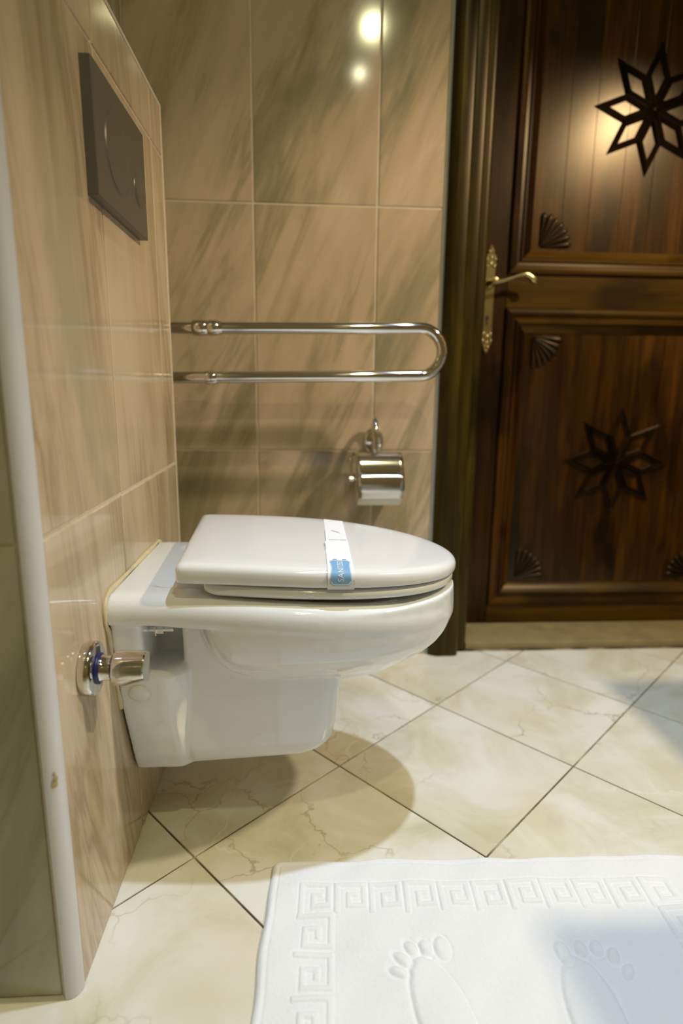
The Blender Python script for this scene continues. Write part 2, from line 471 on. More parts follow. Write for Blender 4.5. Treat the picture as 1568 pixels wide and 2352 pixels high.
profile_bar('jamb', [(2*cx-x, y) for x, y in pj], fr, 0.002, DZ+0.028, M_FRAMEW)
m = MB(); m.bbox(DX0+0.001, DX1-0.001, 0.966, 1.165, DZ, DZ+0.026, 0.003); m.build('head_jamb', M_WOODH, fr)
m = MB(); m.bbox(0.716, 2*cx-0.716, 0.931, YB+0.006, DZ+0.03, DZ+0.118, 0.004); m.build('head_architrave', M_WOODH, fr)

# ------------------------------------------------------------------ carved door
YD = 1.12
CX = 1.231
door = empty('door_1', (CX, YD+0.02, 0.021))
tag(door, 'dark stained pine door with carved eight-pointed stars and brass handle', 'door', kind='structure')
L0, L1 = 0.7505, 2*CX-0.7505
SX0, SX1 = 0.850, 2*CX-0.850
zb = 0.0215
def board(name, x0, x1, z0, z1, mat):
    m = MB(); m.bbox(x0, x1, YD, YD+0.038, z0, z1, 0.0015); return m.build(name, mat, door)
board('stile', L0, SX0, zb, DZ-0.004, M_WOODV)
board('stile', SX1, L1, zb, DZ-0.004, M_WOODV)
RB, RM0, RM1, RT = 0.085, 0.976, 1.068, 1.955
board('rail', SX0+.0005, SX1-.0005, zb, RB, M_WOODH)
board('rail', SX0+.0005, SX1-.0005, RM0, RM1, M_WOODH)
board('rail', SX0+.0005, SX1-.0005, RT, DZ-0.004, M_WOODH)
PP = YD+0.016
PROF = [(0.0, 0.006), (0.0, -0.006), (0.004, -0.010), (0.012, -0.011), (0.019, -0.008), (0.022, -0.003), (0.030, -0.002), (0.034, -0.006), (0.040, -0.006), (0.046, 0.001), (0.056, 0.009), (0.066, 0.014), (0.067, 0.022)]
def panel(z0, z1):
    x0, x1 = SX0, SX1
    for side in range(4):
        loops = []
        for d, h in PROF:
            a = [(x0+d, z0+d), (x1-d, z0+d), (x1-d, z1-d), (x0+d, z1-d)]
            p, q = a[side], a[(side+1) % 4]
            loops.append([(p[0], YD+h, p[1]), (q[0], YD+h, q[1])])
        m = MB(); m.loft(loops, cap=False, closed=False)
        n = len(PROF)
        m.f.append(tuple(2*i for i in range(n))); m.f.append(tuple(2*i+1 for i in reversed(range(n))))
        m.build('moulding', M_WOODH if side in (0, 2) else M_WOODV, door, 25)
    d = 0.064
    xs = [x0+d]
    rnd = random.Random(int(z0*1000))
    while xs[-1] < x1-d-0.12: xs.append(xs[-1]+rnd.uniform(0.065, 0.115))
    xs.append(x1-d)
    for i in range(len(xs)-1):
        m = MB(); m.bbox(xs[i]+0.0002, xs[i+1]-0.0002, PP, PP+0.014, z0+d, z1-d, 0.0006)
        m.build('plank', M_PLANK, door)
panel(RB, RM0)
panel(RM1, RT)
def star(cz, rot):
    R = 0.160
    hub = MB(); hub.lathe([(0.0001, -0.011), (0.004, -0.010), (0.007, -0.004), (0.007, 0.0)], (CX, PP, cz), (0, 1, 0), 12)
    st = hub.build('star_ornament', M_CARVE, door)
    for k in range(8):
        a = rot+k*PI/4
        c0 = Vector((CX, PP, cz))
        D = lambda ang, r: Vector((CX+math.sin(ang)*r, PP, cz+math.cos(ang)*r))
        r2 = R/(2*math.cos(PI/8))
        rh = [c0, D(a-PI/8, r2), D(a, R), D(a+PI/8, r2)]
        cen = (rh[0]+rh[2])/2
        loops = []
        for s, h in ((1.09, 0.0), (1.07, -0.003), (0.95, -0.0105), (0.81, -0.003), (0.68, -0.0095), (0.56, -0.002), (0.54, 0.0)):
            loops.append([cen+(q-cen)*s+Vector((0, h, 0)) for q in rh])
        m = MB(); m.loft(loops, cap=False)
        m.build('star_point', M_CARVE, st, 20)
star(1.500, 0.035)
star(0.535, 0.035)
FL = None
def fan(px, pz, sx, sz):
    global FL
    m = MB(); R = 0.092
    pts = [(0, 0)]+[(R*0.9*math.cos(a*PI/24), R*0.9*math.sin(a*PI/24)) for a in range(13)]
    f = [(px+sx*a, PP-0.0005, pz+sz*b) for a, b in pts]; bk = [(q[0], PP+0.001, q[2]) for q in f]
    m.loft([f, bk])
    base = m.build('fan_ornament', M_CARVE, door)
    if FL is None:
        n = 7; ha = PI/4/n*0.94; loops = []
        for t in (0.06, 0.3, 0.6, 0.85, 0.95, 1.0):
            w_ = math.tan(ha)*R*t*(1 if t < 0.9 else (0.8 if t < 0.99 else 0.35)); hh = 0.003+0.008*t*(1 if t < 0.9 else (0.8 if t < 0.99 else 0.3))
            loops.append([(R*t, -hh*math.sin(PI*j/6), w_*math.cos(PI*j/6)) for j in range(7)])
        q = MB(); q.loft(loops)
        FL = q.build('flute', M_CARVE, base, 50); first = FL
    for k in range(7):
        if k == 0 and FL.get('used') is None:
            o = FL; FL['used'] = 1
        else:
            o = bpy.data.objects.new('flute', FL.data); link(o)
        o.parent = base
        ang = (k+0.5)*PI/14
        dirx, dirz = sx*math.cos(ang), sz*math.sin(ang)
        # local x -> radial direction in the door plane, local y stays the door normal
        X = Vector((dirx, 0, dirz)); Y = Vector((0, 1, 0)); Z = X.cross(Y)
        mt = Matrix((X, Y, Z)).transposed().to_4x4()
        mt.translation = Vector((px, PP, pz))
        o.matrix_parent_inverse = Matrix.Identity(4)
        o.matrix_basis = Matrix.Translation(-base.location-door.location) @ mt
IN = 0.0705
for z, s in ((RB+IN+0.012, 1), (RM0-IN-0.004, -1), (RM1+IN+0.004, 1), (RT-IN-0.004, -1)):
    fan(SX0+IN+0.018, z, 1, s)
    fan(SX1-IN-0.018, z, -1, s)
for o in list(bpy.data.objects):
    if 'used' in o: del o['used']

# brass handle set
hx, hz = 0.7985, 1.040
hd = []
def ornate(zc, s):
    v = [(hx-0.0165, zc), (hx-0.0185, zc+s*0.012), (hx-0.0135, zc+s*0.018), (hx-0.0185, zc+s*0.026), (hx-0.016, zc+s*0.034), (hx-0.0105, zc+s*0.038), (hx-0.009, zc+s*0.048), (hx-0.002, zc+s*0.060)]
    return v
left = [(hx-0.0155, hz-0.125), (hx-0.0155, hz+0.035)]
topo = ornate(hz+0.040, 1); boto = ornate(hz-0.130, -1)
half = list(reversed(boto))+left+topo
outl = half+[(2*hx-x, z) for x, z in reversed(half)]
m = MB(); m.loft([[(x, YD-0.001, z) for x, z in outl], [(x, YD-0.0035, z) for x, z in outl], [(hx+(x-hx)*0.86, YD-0.0055, z) for x, z in outl]])
hp = m.build('handle_plate', M_BRASS, door, 30)
m = MB()
for s, zc in ((1, hz+0.040), (-1, hz-0.130)):
    for dx, dz, r in ((-0.010, 0.006, 0.005), (0.010, 0.006, 0.005), (0, 0.012, 0.006), (-0.012, 0.024, 0.005), (0.012, 0.024, 0.005), (0, 0.030, 0.0055), (-0.005, 0.042, 0.004), (0.005, 0.042, 0.004), (0, 0.054, 0.0035)):
        m.lathe([(r, 0.0), (r*0.85, 0.0025), (r*0.4, 0.0042), (0.0001, 0.0046)], (hx+dx, YD-0.005, zc+s*dz), (0, -1, 0), 10)
m.build('scroll_relief', M_BRASS, hp, 60)
m = MB(); m.lathe([(0.0055, 0), (0.0055, 0.0012), (0.0001, 0.0012)], (hx-0.002, YD-0.0055, hz-0.092), (0, -1, 0), 14); m.box(hx-0.0045, hx+0.0005, YD-0.0067, YD-0.005, hz-0.111, hz-0.092)
m.build('keyhole', M_DARK, hp)
m = MB()
m.lathe([(0.012, 0.0), (0.012, 0.010), (0.009, 0.014), (0.008, 0.040), (0.0095, 0.048), (0.0001, 0.050)], (hx+0.001, YD-0.004, hz), (0, -1, 0), 16)
pts = []; rr = []
for k in range(15):
    t = k/14
    pts.append((hx+0.001+0.118*t, YD-0.046-0.006*math.sin(PI*t), hz-0.002+0.030*math.sin(PI*min(1, t*0.80))*t-0.022*max(0, t-0.75)/0.25*(1 if t > 0.75 else 0)*0.8))
    rr.append(0.0075-0.0025*math.sin(PI*min(1, t/0.8))+(0.003 if t > 0.88 else 0))
rr[-1] = 0.0045
m.tube(pts, rr, 12)
m.build('lever', M_BRASS, door, 60)

# ------------------------------------------------------------------ toilet
CY = 0.340
toilet = empty('wall_hung_toilet', (0.26, CY, 0.12))
tag(toilet, 'white ceramic wall-hung toilet with closed off-white lid', 'toilet')
def hwx(x, W=0.178, xs=0.25, xf=0.53, wb=0.160):
    if x <= xs:
        t = x/xs; t = t*t*(3-2*t)
        return wb+(W-wb)*t
    t = min(1.0, (x-xs)/(xf-xs))
    return W*max(0.0, 1-t**2.25)**0.5
def dloop(xb, xf, W, xs, wb, ins, z, n=28, cr=0.02, zf=None, skew=0.0):
    xb2, xf2 = xb+ins, xf-ins
    xs_l = []
    for k in range(7): xs_l.append(xb2+cr*(1-math.cos(PI/2*k/6)))
    for k in range(1, 9): xs_l.append(xb2+cr+(xs-xb2-cr)*k/8)
    for k in range(1, n+1): xs_l.append(xs+(xf2-xs)*math.sin(PI/2*k/n))
    half = []
    for i, x in enumerate(xs_l):
        h = hwx(x, W-ins, xs, xf2, wb-ins)
        if x < xb2+cr:
            d = 1-(x-xb2)/cr
            h -= cr*(1-math.sqrt(max(0, 1-d*d)))
        half.append((x, h))
    out = [(x, -h) for x, h in half[:-1]]+[(half[-1][0], 0.0)]+[(x, h) for x, h in reversed(half[:-1])]
    return [(x-skew*yy*max(0, 1-x/0.3), CY+yy, z-(zf(x) if zf else 0)) for x, yy in out]
DR = lambda x: 0.135*x*x
DECK = ((0.032, 0.0), (0.020, -0.0012), (0.011, -0.005), (0.004, -0.012), (0.0005, -0.021), (0.0, -0.036), (0.004, -0.042))
def deck_loop(i, z):
    out = []
    for x, y, zz in dloop(-0.004, 0.5315, 0.1865, 0.25, 0.167, i, z, cr=0.004):
        x = max(0.001, x-i*max(0, 1-x/0.06)) if x < 0.06 else x
        out.append((x, y, zz-DR(x)))
    return out
mb = MB()
ZR = 0.458
rim_in = lambda x: (lambda t: t*t*(3-2*t))(max(0.0, min(1.0, (x-0.13)/0.08)))
inner = []
for ins_, d in ((0.058, -0.060), (0.052, -0.022), (0.044, -0.010), (0.036, -0.004)):
    inner.append([(x, y, z+d*rim_in(x)) for x, y, z in deck_loop(ins_, ZR)])
mb.loft(inner+[deck_loop(i, ZR+dz) for i, dz in DECK])
# bowl
def bowl_loop(z, xb, xf, W, xs=0.25, n=24):
    out = []
    for k in range(n):
        a = PI*k/n-PI/2
        out.append((xs+(xf-xs)*math.cos(a)**0.92 if math.cos(a) > 0 else xs, CY+W*math.sin(a), z))
    for k in range(n):
        a = PI/2+PI*k/n; c, q = abs(math.cos(a)), math.sin(a)
        out.append((xs-(xs-xb)*c**0.45, CY+W*math.copysign(abs(q)**0.60, q), z))
    return out
mb.loft([bowl_loop(*q) for q in ((0.432, 0.108, 0.530, 0.184), (0.398, 0.113, 0.532, 0.184), (0.378, 0.119, 0.529, 0.181), (0.358, 0.126, 0.522, 0.172), (0.340, 0.135, 0.511, 0.157), (0.324, 0.145, 0.497, 0.135),
        (0.310, 0.158, 0.482, 0.115), (0.298, 0.172, 0.468, 0.096), (0.286, 0.198, 0.450, 0.078), (0.272, 0.210, 0.426, 0.060), (0.260, 0.219, 0.385, 0.042), (0.253, 0.225, 0.340, 0.025))])
# trunk
def rr_loop(x0, x1, W, z, r=0.02, n=6):
    out = []
    for cx_, cy_, a0 in ((x1-r, -W+r, -PI/2), (x1-r, W-r, 0), (x0+0.003, W-0.003, PI/2), (x0+0.003, -W+0.003, PI)):
        q = r if cx_ > 0.1 else 0.003
        for k in range(n+1):
            a = a0+PI/2*k/n; out.append((cx_+q*math.cos(a), CY+cy_+q*math.sin(a), z))
    return out
def tilt(l): return [(x, y, z+0.055*x*max(0.0, min(1.0, (0.25-z)/0.11))) for x, y, z in l]
mb.loft([tilt(rr_loop(0.093, xf, W, z, 0.034)) for z, xf, W in ((0.43, 0.337, 0.113), (0.34, 0.336, 0.107), (0.27, 0.335, 0.100), (0.19, 0.330, 0.087), (0.158, 0.326, 0.081), (0.140, 0.316, 0.075), (0.128, 0.298, 0.066), (0.124, 0.270, 0.052))])
mb.loft([rr_loop(0.003, 0.120, W, z, 0.010) for z, W in ((0.43, 0.055), (0.30, 0.055), (0.128, 0.050))])
# wall plate with shoulders
def pw(z): return float(np.interp(z, [0.125, 0.14, 0.27, 0.40, 0.43], [0.070, 0.080, 0.127, 0.156, 0.158]))
mb.loft([[(0.003, CY-pw(z), z), (0.040, CY-pw(z), z), (0.046, CY-pw(z)+0.006, z), (0.046, CY+pw(z)-0.006, z), (0.040, CY+pw(z), z), (0.003, CY+pw(z), z)] for z in np.linspace(0.128, 0.435, 12)])
mb.loft([[(0.003, CY-pw(z), z), (xe, CY-pw(z), z), (xe+0.028, CY-pw(z)+0.024, z), (xe+0.028, CY+pw(z)-0.024, z), (xe, CY+pw(z), z), (0.003, CY+pw(z), z)] for z, xe in ((0.128, 0.078), (0.16, 0.077), (0.22, 0.074), (0.28, 0.072), (0.322, 0.071), (0.332, 0.060))])
# ribs closing the recess at its back edge
tmp = mb.build('bowl', M_CERAMIC, toilet, None)
md = tmp.modifiers.new('fuse', 'REMESH'); md.mode = 'VOXEL'; md.voxel_size = 0.0030; md.use_smooth_shade = True
ms = tmp.modifiers.new('soften', 'SMOOTH'); ms.factor = 0.5; ms.iterations = 14
bpy.context.view_layer.update()
dg = bpy.context.evaluated_depsgraph_get()
me = bpy.data.meshes.new_from_object(tmp.evaluated_get(dg))
tmp.modifiers.clear()
tmp.data = me
me.polygons.foreach_set('use_smooth', [True]*len(me.polygons))
bowl = tmp
# plugs, bolts
for s in (-1, 1):
    nrm = Vector((0, s*0.93, -0.36)).normalized()
    m = MB(); m.lathe([(0.0155, -0.004), (0.0155, 0.0008), (0.0140, 0.0022), (0.008, 0.0030), (0.0001, 0.0033)], (0.032, CY+s*(pw(0.295)+0.0012), 0.295), nrm, 28)
    m.build('screw_cover', M_PLASTIC, toilet, 50)
    m = MB()
    m.lathe([(0.0001, 0.046), (0.004, 0.046), (0.004, 0.058), (0.011, 0.058), (0.011, 0.060), (0.0075, 0.0605), (0.0075, 0.070), (0.004, 0.0705), (0.004, 0.084), (0.0001, 0.0845)], (0.0, CY+s*0.118, 0.392), (1, 0, 0), 6)
    m.build('fixing_bolt', M_SATIN, toilet, 30)
# seat
SB = lambda x: 0.090*x*x
LB = lambda x: 0.093*x*x
m = MB()
m.loft([dloop(0.135, 0.5270, 0.1725, 0.25, 0.150, i, z, zf=SB, skew=0.0) for i, z in ((0.012, 0.4612), (0.004, 0.4615), (0.0, 0.466), (0.0, 0.472), (0.003, 0.4752), (0.012, 0.4762))])
m.build('seat', M_PLASTIC, toilet, 60)
for x, s in ((0.19, -1), (0.19, 1), (0.40, -1), (0.40, 1)):
    m = MB(); m.lathe([(0.009, 0), (0.009, 0.010)], (x, CY+s*0.105, ZR-0.0015-DR(x)), (0, 0, 1), 14); m.build('seat_buffer', M_PLASTIC, toilet, 40)
# lid
LIDW, LXB, LXF = 0.1755, 0.090, 0.5315
LT = lambda x: 0.120*x*x
LEV = [(0.014, 'b', 0.0), (0.004, 'b', 0.0), (0.0012, 'b', 0.0015), (0.0, 'b', 0.005), (0.0, 't', -0.0105), (0.0010, 't', -0.0068), (0.0036, 't', -0.0034), (0.0080, 't', -0.0012), (0.015, 't', -0.0002), (0.04, 't', 0.0002), (0.10, 't', 0.0008)]
def lid_z(kind, off, x):
    return (0.4800+off-LB(x)) if kind == 'b' else (0.5090+off-LT(x))
def lid_loop(ins, kind, off):
    l = dloop(LXB, LXF, LIDW, 0.25, 0.168, ins, 0, cr=0.010, skew=0.085)
    return [(x, y, lid_z(kind, off, x)) for x, y, _ in l]
m = MB(); m.loft([lid_loop(*q) for q in LEV])
lid = m.build('lid', M_PLASTIC, toilet, 70)
for s in (-1, 1):
    m = MB(); m.lathe([(0.013, 0.0), (0.013, 0.005), (0.010, 0.006), (0.010, 0.026)], (0.120, CY+s*0.08, 0.4560), (0, 0, 1), 18); m.build('hinge', M_PLASTIC, toilet, 40)
# silicone joint along the wall
m = MB()
prof = [(pw(z)+0.001, z) for z in np.linspace(0.27, 0.405, 9)]+[(0.166-i+0.0015, ZR+dz+0.0010) for i, dz in reversed(DECK[:6])]+[(0.09, ZR+0.001), (0.05, ZR+0.001)]
pts = [(0.002, CY-h, z) for h, z in prof]+[(0.002, CY+h, z) for h, z in reversed(prof)]
m.tube(pts, [0.0036+0.0009*math.sin(i*1.9) for i in range(len(pts))], 8)
m.build('sealant', M_SILIC, toilet, 60)

# ------------------------------------------------------------------ paper band over the lid
XB0, XB1 = 0.311, 0.349
def band_path(x, lift):
    """section of the lid at x from the near lower edge over the top to the far lower edge"""
    near = []
    for ins, kind, off in LEV:
        if kind == 'b' and off == 0.0: continue
        h = hwx(x, LIDW-ins, 0.25, LXF-ins, 0.168-ins)
        near.append((h, lid_z(kind, off, x)))
    near = [(near[0][0]-0.001, near[0][1]-0.003)]+near
    p = [(CY-h-lift, z+lift*0.6) for h, z in near]
    q = [(CY+h+lift, z+lift*0.6) for h, z in reversed(near)]
    pts = p+[(CY-0.03, near[-1][1]+lift), (CY+0.03, near[-1][1]+lift)]+q
    s = [0.0]
    for a, b in zip(pts[:-1], pts[1:]): s.append(s[-1]+math.hypot(b[0]-a[0], b[1]-a[1]))
    return np.array(s), np.array(pts)
def band_pt(x, s, lift):
    S_, P_ = band_path(x, lift)
    return (x, float(np.interp(s, S_, P_[:, 0])), float(np.interp(s, S_, P_[:, 1])))
STOT = float(band_path(0.33, 0.0006)[0][-1])
def band_sheet(x0, x1, s0, s1, lift, nx=4, ns=70, slant=0.0, curl=None):
    v = []; f = []
    for j in range(ns+1):
        s = s0+(s1-s0)*j/ns
        for i in range(nx+1):
            x = x0+(x1-x0)*i/nx+slant*(s-s0)
            l = lift+(curl(s) if curl else 0)
            v.append(band_pt(x, s, l))
    for j in range(ns):
        for i in range(nx):
            a = j*(nx+1)+i; f.append((a, a+1, a+nx+2, a+nx+1))
    n = len(v)
    # underside, so the paper has thickness
    v += [(q[0], q[1], q[2]-0.0003) for q in v]
    f += [tuple(n+k for k in reversed(q)) for q in f]
    b = [i for i in range(nx+1)]+[(j+1)*(nx+1)-1 for j in range(1, ns+1)]+[ns*(nx+1)+i for i in reversed(range(nx))]+[j*(nx+1) for j in reversed(range(1, ns))]
    for i in range(len(b)):
        a, c = b[i], b[(i+1) % len(b)]
        f.append((a, c, n+c, n+a))
    return v, f
band = empty('paper_band', (0.33, CY, 0.49))
tag(band, 'white paper hygiene band with blue printed emblem wrapped over the toilet lid', 'paper band')
SM = 0.175
v, f = band_sheet(XB0+0.002, XB1+0.000, SM-0.02, STOT, 0.0008, slant=0.010)
mesh_obj('paper_strip', v, f, M_PAPER, band, 60)
v, f = band_sheet(XB0-0.001, XB1-0.001, 0.0, SM, 0.0018, slant=0.008, curl=lambda s: 0.0016*max(0, (s-SM+0.03)/0.03)**2)
strip2 = mesh_obj('paper_strip', v, f, M_PAPER, band, 60)
BXC = (XB0+XB1)/2-0.001
def on_band(pts2, lift):   # (dx, s)
    return [band_pt(BXC+dx+0.008*s, s, lift) for dx, s in pts2]
def printed(name, x_of, s0, s1, ns, nx, lift, mat):
    v = []; f = []
    for j in range(ns+1):
        t = j/ns; s = s0+(s1-s0)*t; hw_ = x_of(t)
        v += on_band([(-hw_+2*hw_*i/nx, s) for i in range(nx+1)], lift)
    for j in range(ns):
        for i in range(nx):
            a = j*(nx+1)+i; f.append((a, a+1, a+nx+2, a+nx+1))
    return mesh_obj(name, v, f, mat, band, 60)
shape = lambda t: (0.0148-0.0022*math.sin(PI*t))*(1-0.30*max(0, abs(2*t-1)-0.86)/0.14)
printed('emblem_outline', lambda t: shape(t)+0.0011, 0.0060, 0.0745, 30, 6, 0.0021, M_INK)
printed('emblem_border', lambda t: shape(t)+0.0006, 0.0066, 0.0739, 30, 6, 0.0023, M_PAPER)
printed('emblem', shape, 0.0085, 0.0720, 30, 6, 0.0025, M_INK)
for dx in (-0.007, 0.007):
    v = []; f = []
    P_ = [(dx+0.0035*math.cos(PI*k/8), 0.0765+0.0032*math.sin(PI*k/8)) for k in range(9)]
    v = on_band(P_, 0.0025); mesh_obj('emblem_flourish', v, [tuple(range(9))], M_INK, band)
def text_mesh(body, size):
    cu = bpy.data.curves.new('lettering', 'FONT'); cu.body = body; cu.size = size; cu.align_x = 'CENTER'; cu.align_y = 'CENTER'; cu.resolution_u = 3
    to = bpy.data.objects.new('lettering', cu); COL.objects.link(to)
    bpy.context.view_layer.update()
    me_ = bpy.data.meshes.new_from_object(to.evaluated_get(bpy.context.evaluated_depsgraph_get()))
    vs = [tuple(q.co) for q in me_.vertices]; fs = [tuple(q.vertices) for q in me_.polygons]
    bpy.data.objects.remove(to); bpy.data.curves.remove(cu); bpy.data.meshes.remove(me_)
    return vs, fs
vs, fs = text_mesh('SANITIZED', 0.0118)
v = on_band([(-y, 0.0405+x) for x, y, _ in vs], 0.0028)
mesh_obj('lettering', v, fs, M_PAPER, band)
vs, fs = text_mesh('SANITIZED', 0.0062)
v = [band_pt(0.3330+x, 0.192+y*1.6, 0.0011) for x, y, _ in vs]
mesh_obj('lettering', v, fs, M_INK2, band)
P_ = [(-0.008, 0.262), (-0.002, 0.258), (0.004, 0.252), (0.008, 0.243), (0.009, 0.240), (0.003, 0.246), (-0.004, 0.252)]
mesh_obj('printed_mark', [band_pt(0.332+dx, s, 0.0012) for dx, s in P_], [tuple(range(len(P_)))], M_INK2, band)

# ------------------------------------------------------------------ shut-off valve
vx, vy, vz = 0.0, 0.098, 0.392
valve = empty('angle_valve', (0.0, vy, vz))
tag(valve, 'chrome water shut-off valve with blue rings on the tiled boxing', 'valve')
m = MB(); m.lathe([(0.0335, 0.0005), (0.0345, 0.002), (0.0345, 0.012), (0.033, 0.0145), (0.029, 0.0158), (0.017, 0.0162), (0.0001, 0.0163)], (0, vy, vz), (1, 0, 0), 48)
m.build('wall_flange', M_CHROME, valve, 40)
m = MB(); m.lathe([(0.0185, 0.0155), (0.0200, 0.0165), (0.0200, 0.0185), (0.0185, 0.0195), (0.0001, 0.0195)], (0, vy, vz), (1, 0, 0), 32)
m.build('sealing_ring', M_BLUE, valve, 60)
m = MB(); m.lathe([(0.0165, 0.0185), (0.0172, 0.021), (0.0160, 0.023), (0.0158, 0.034), (0.0001, 0.034)], (0, vy, vz), (1, 0, 0), 32)
m.build('neck', M_CHROME, valve, 40)
m = MB(); m.lathe([(0.0165, 0.0335), (0.0178, 0.0342), (0.0178, 0.0358), (0.0165, 0.0365), (0.0001, 0.0365)], (0, vy, vz), (1, 0, 0), 32)
m.build('sealing_ring', M_BLUE, valve, 60)
n = 48; loops = []
for r, h in ((0.0195, 0.036), (0.0215, 0.0375), (0.0220, 0.040), (0.0216, 0.075), (0.0205, 0.0765), (0.010, 0.0775), (0.0005, 0.078)):
    l = []
    for j in range(n):
        a = 2*PI*j/n; y = r*math.cos(a); z = r*math.sin(a)
        if h > 0.05 and r > 0.015:   # flat finger facet on the lower near side
            cut = -0.0125-0.0*(h-0.05)
            d = (y*(-0.55)+z*(-0.83))
            lim = 0.0220-0.0075*min(1, (h-0.05)/0.030)
            if d > lim:
                y -= (-0.55)*(d-lim); z -= (-0.83)*(d-lim)
        l.append((h, vy+y, vz+z))
    loops.append(l)
    if h == 0.040: loops.append([(0.051, q[1], q[2]) for q in l])
m = MB(); m.loft(loops); m.build('knob', M_CHROME, valve, 35)

# ------------------------------------------------------------------ flush plate
fp = empty('flush_plate', (0.0, 0.352, 1.066))
tag(fp, 'dark grey dual flush plate high on the tiled boxing above the toilet', 'flush plate')
fy0, fy1, fz0, fz1 = 0.231, 0.474, 0.986, 1.148
m = MB(); m.bbox(-0.001, 0.0145, fy0, fy1, fz0, fz1, 0.0013); m.build('plate', M_STEELD, fp, 30)
def button(cy, cz, r):
    m = MB()
    m.lathe([(r, 0.0142), (r-0.001, 0.0152), (r-0.002, 0.0152), (r-0.003, 0.0148), (r-0.004, 0.0156), (r*0.7, 0.0166), (r*0.3, 0.0172), (0.0001, 0.0174)], (0, cy, cz), (1, 0, 0), 48)
    m.build('flush_button', M_STEELD, fp, 25)
button(0.325, 1.068, 0.055)
button(0.430, 1.052, 0.027)

# ------------------------------------------------------------------ folding grab bar
GYB = 0.765
bar = empty('grab_bar', (BX, GYB, 0.82))
tag(bar, 'polished chrome fold-down grab bar beside the toilet against the back wall', 'grab bar')
zt0, zt1, zl0, zl1, xe = 0.871, 0.881, 0.764, 0.776, 0.540
pts = [(BX+0.012, GYB, zt0-0.002)]+[(BX+0.02+(xe-BX-0.02)*k/20, GYB, zt0+(zt1-zt0)*k/20) for k in range(21)]
zc, zr = (zt1+zl1)/2, (zt1-zl1)/2
for k in range(1, 16):
    a = PI/2-PI*k/16; pts.append((xe+zr*math.cos(a), GYB, zc+zr*math.sin(a)))
pts += [(xe-(xe-BX-0.02)*k/20, GYB, zl1+(zl0-zl1)*k/20) for k in range(21)]+[(BX+0.012, GYB, zl0)]
m = MB(); m.tube(pts, 0.0132, 24); m.build('tube', M_CHROME, bar, 60)
m = MB(); m.bbox(BX-0.0005, BX+0.014, GYB-0.045, GYB+0.045, 0.70, 0.93, 0.004); m.build('wall_plate', M_CHROME, bar)
m = MB()
m.lathe([(0.0001, 0.0), (0.0165, 0.0), (0.0178, 0.003), (0.0178, 0.030), (0.0160, 0.034), (0.0175, 0.038), (0.0175, 0.052), (0.0145, 0.062), (0.0133, 0.066)], (0.030, GYB, zt0+0.0025), (1, 0, 0.013), 24)
m.build('hinge_collar', M_CHROME, bar, 40)
m = MB()
m.lathe([(0.0001, 0.0), (0.015, 0.0), (0.0155, 0.003), (0.0155, 0.020), (0.0133, 0.026)], (0.055, GYB, zl0+0.0025), (1, 0, 0.015), 24)
m.build('hinge_collar', M_CHROME, bar, 40)
for zz in (0.72, 0.91):
    m = MB(); m.lathe([(0.008, 0.0), (0.008, 0.003), (0.005, 0.005), (0.0001, 0.005)], (BX+0.0138, GYB-0.025, zz), (1, 0, 0), 12); m.build('screw', M_CHROME, bar)

# ------------------------------------------------------------------ toilet paper holder
hxp, hyp = 0.462, 0.872
hold = empty('toilet_paper_holder', (hxp, YB, 0.60))
tag(hold, 'chrome toilet paper holder with hinged cover on the back wall', 'paper holder')
m = MB()
l = []
for r, h in ((0.027, -0.0005), (0.0275, -0.004), (0.026, -0.009), (0.020, -0.012), (0.0002, -0.013)):
    l.append([(0.459+r*math.cos(2*PI*j/32), YB+h, 0.612+1.25*r*math.sin(2*PI*j/32)) for j in range(32)])
m.loft(l); m.build('wall_rosette', M_CHROME, hold, 50)
pts = []
for k in range(25):
    t = k/24
    if t < 0.35: q = t/0.35; pts.append((0.459, YB-0.010-0.030*q, 0.620+0.050*math.sin(q*PI/2)))
    else:
        q = (t-0.35)/0.65; pts.append((0.459-0.004*q, YB-0.040-0.034*math.sin(q*PI/2), 0.670-0.088*q**1.5))
m = MB(); m.tube(pts, [0.0085-0.0015*math.sin(PI*k/24) for k in range(24)]+[0.004], 14); m.build('arm', M_CHROME, hold, 60)
# cover: bent chrome sheet hanging over the roll
sec = []
for y, z in ((0.915, 0.575), (0.905, 0.583), (0.893, 0.5875), (0.878, 0.588), (0.864, 0.584), (0.853, 0.577), (0.845, 0.566), (0.840, 0.553), (0.8375, 0.541), (0.8375, 0.536), (0.8345, 0.534), (0.832, 0.529), (0.8295, 0.515), (0.829, 0.500), (0.831, 0.488), (0.836, 0.478), (0.8365, 0.474)):
    sec.append((y, z))
nx = 10
v = []; f = []
for i in range(nx+1):
    t = i/nx
    for j, (y, z) in enumerate(sec):
        x0, x1_ = (0.402+0.007*min(1, j/9), 0.520+0.007*min(1, j/9))
        if j >= len(sec)-3: x0 += 0.003; x1_ -= 0.003
        v.append((x0+(x1_-x0)*t, y, z))
k = len(sec)
for i in range(nx):
    for j in range(k-1): f.append((i*k+j, i*k+j+1, (i+1)*k+j+1, (i+1)*k+j))
cov = mesh_obj('cover', v, f, M_SATIN, hold, 30)
sm = cov.modifiers.new('thickness', 'SOLIDIFY'); sm.thickness = 0.0012; sm.offset = -1
m = MB()
pts = [(0.396, 0.900, 0.575), (0.396, 0.890, 0.560), (0.396, 0.884, 0.530), (0.398, 0.884, 0.522), (0.405, 0.884, 0.519)]+[(0.405+0.115*k/8, 0.884, 0.519) for k in range(1, 9)]
m.tube(pts, 0.0035, 10); m.build('roll_pin', M_CHROME, hold, 60)
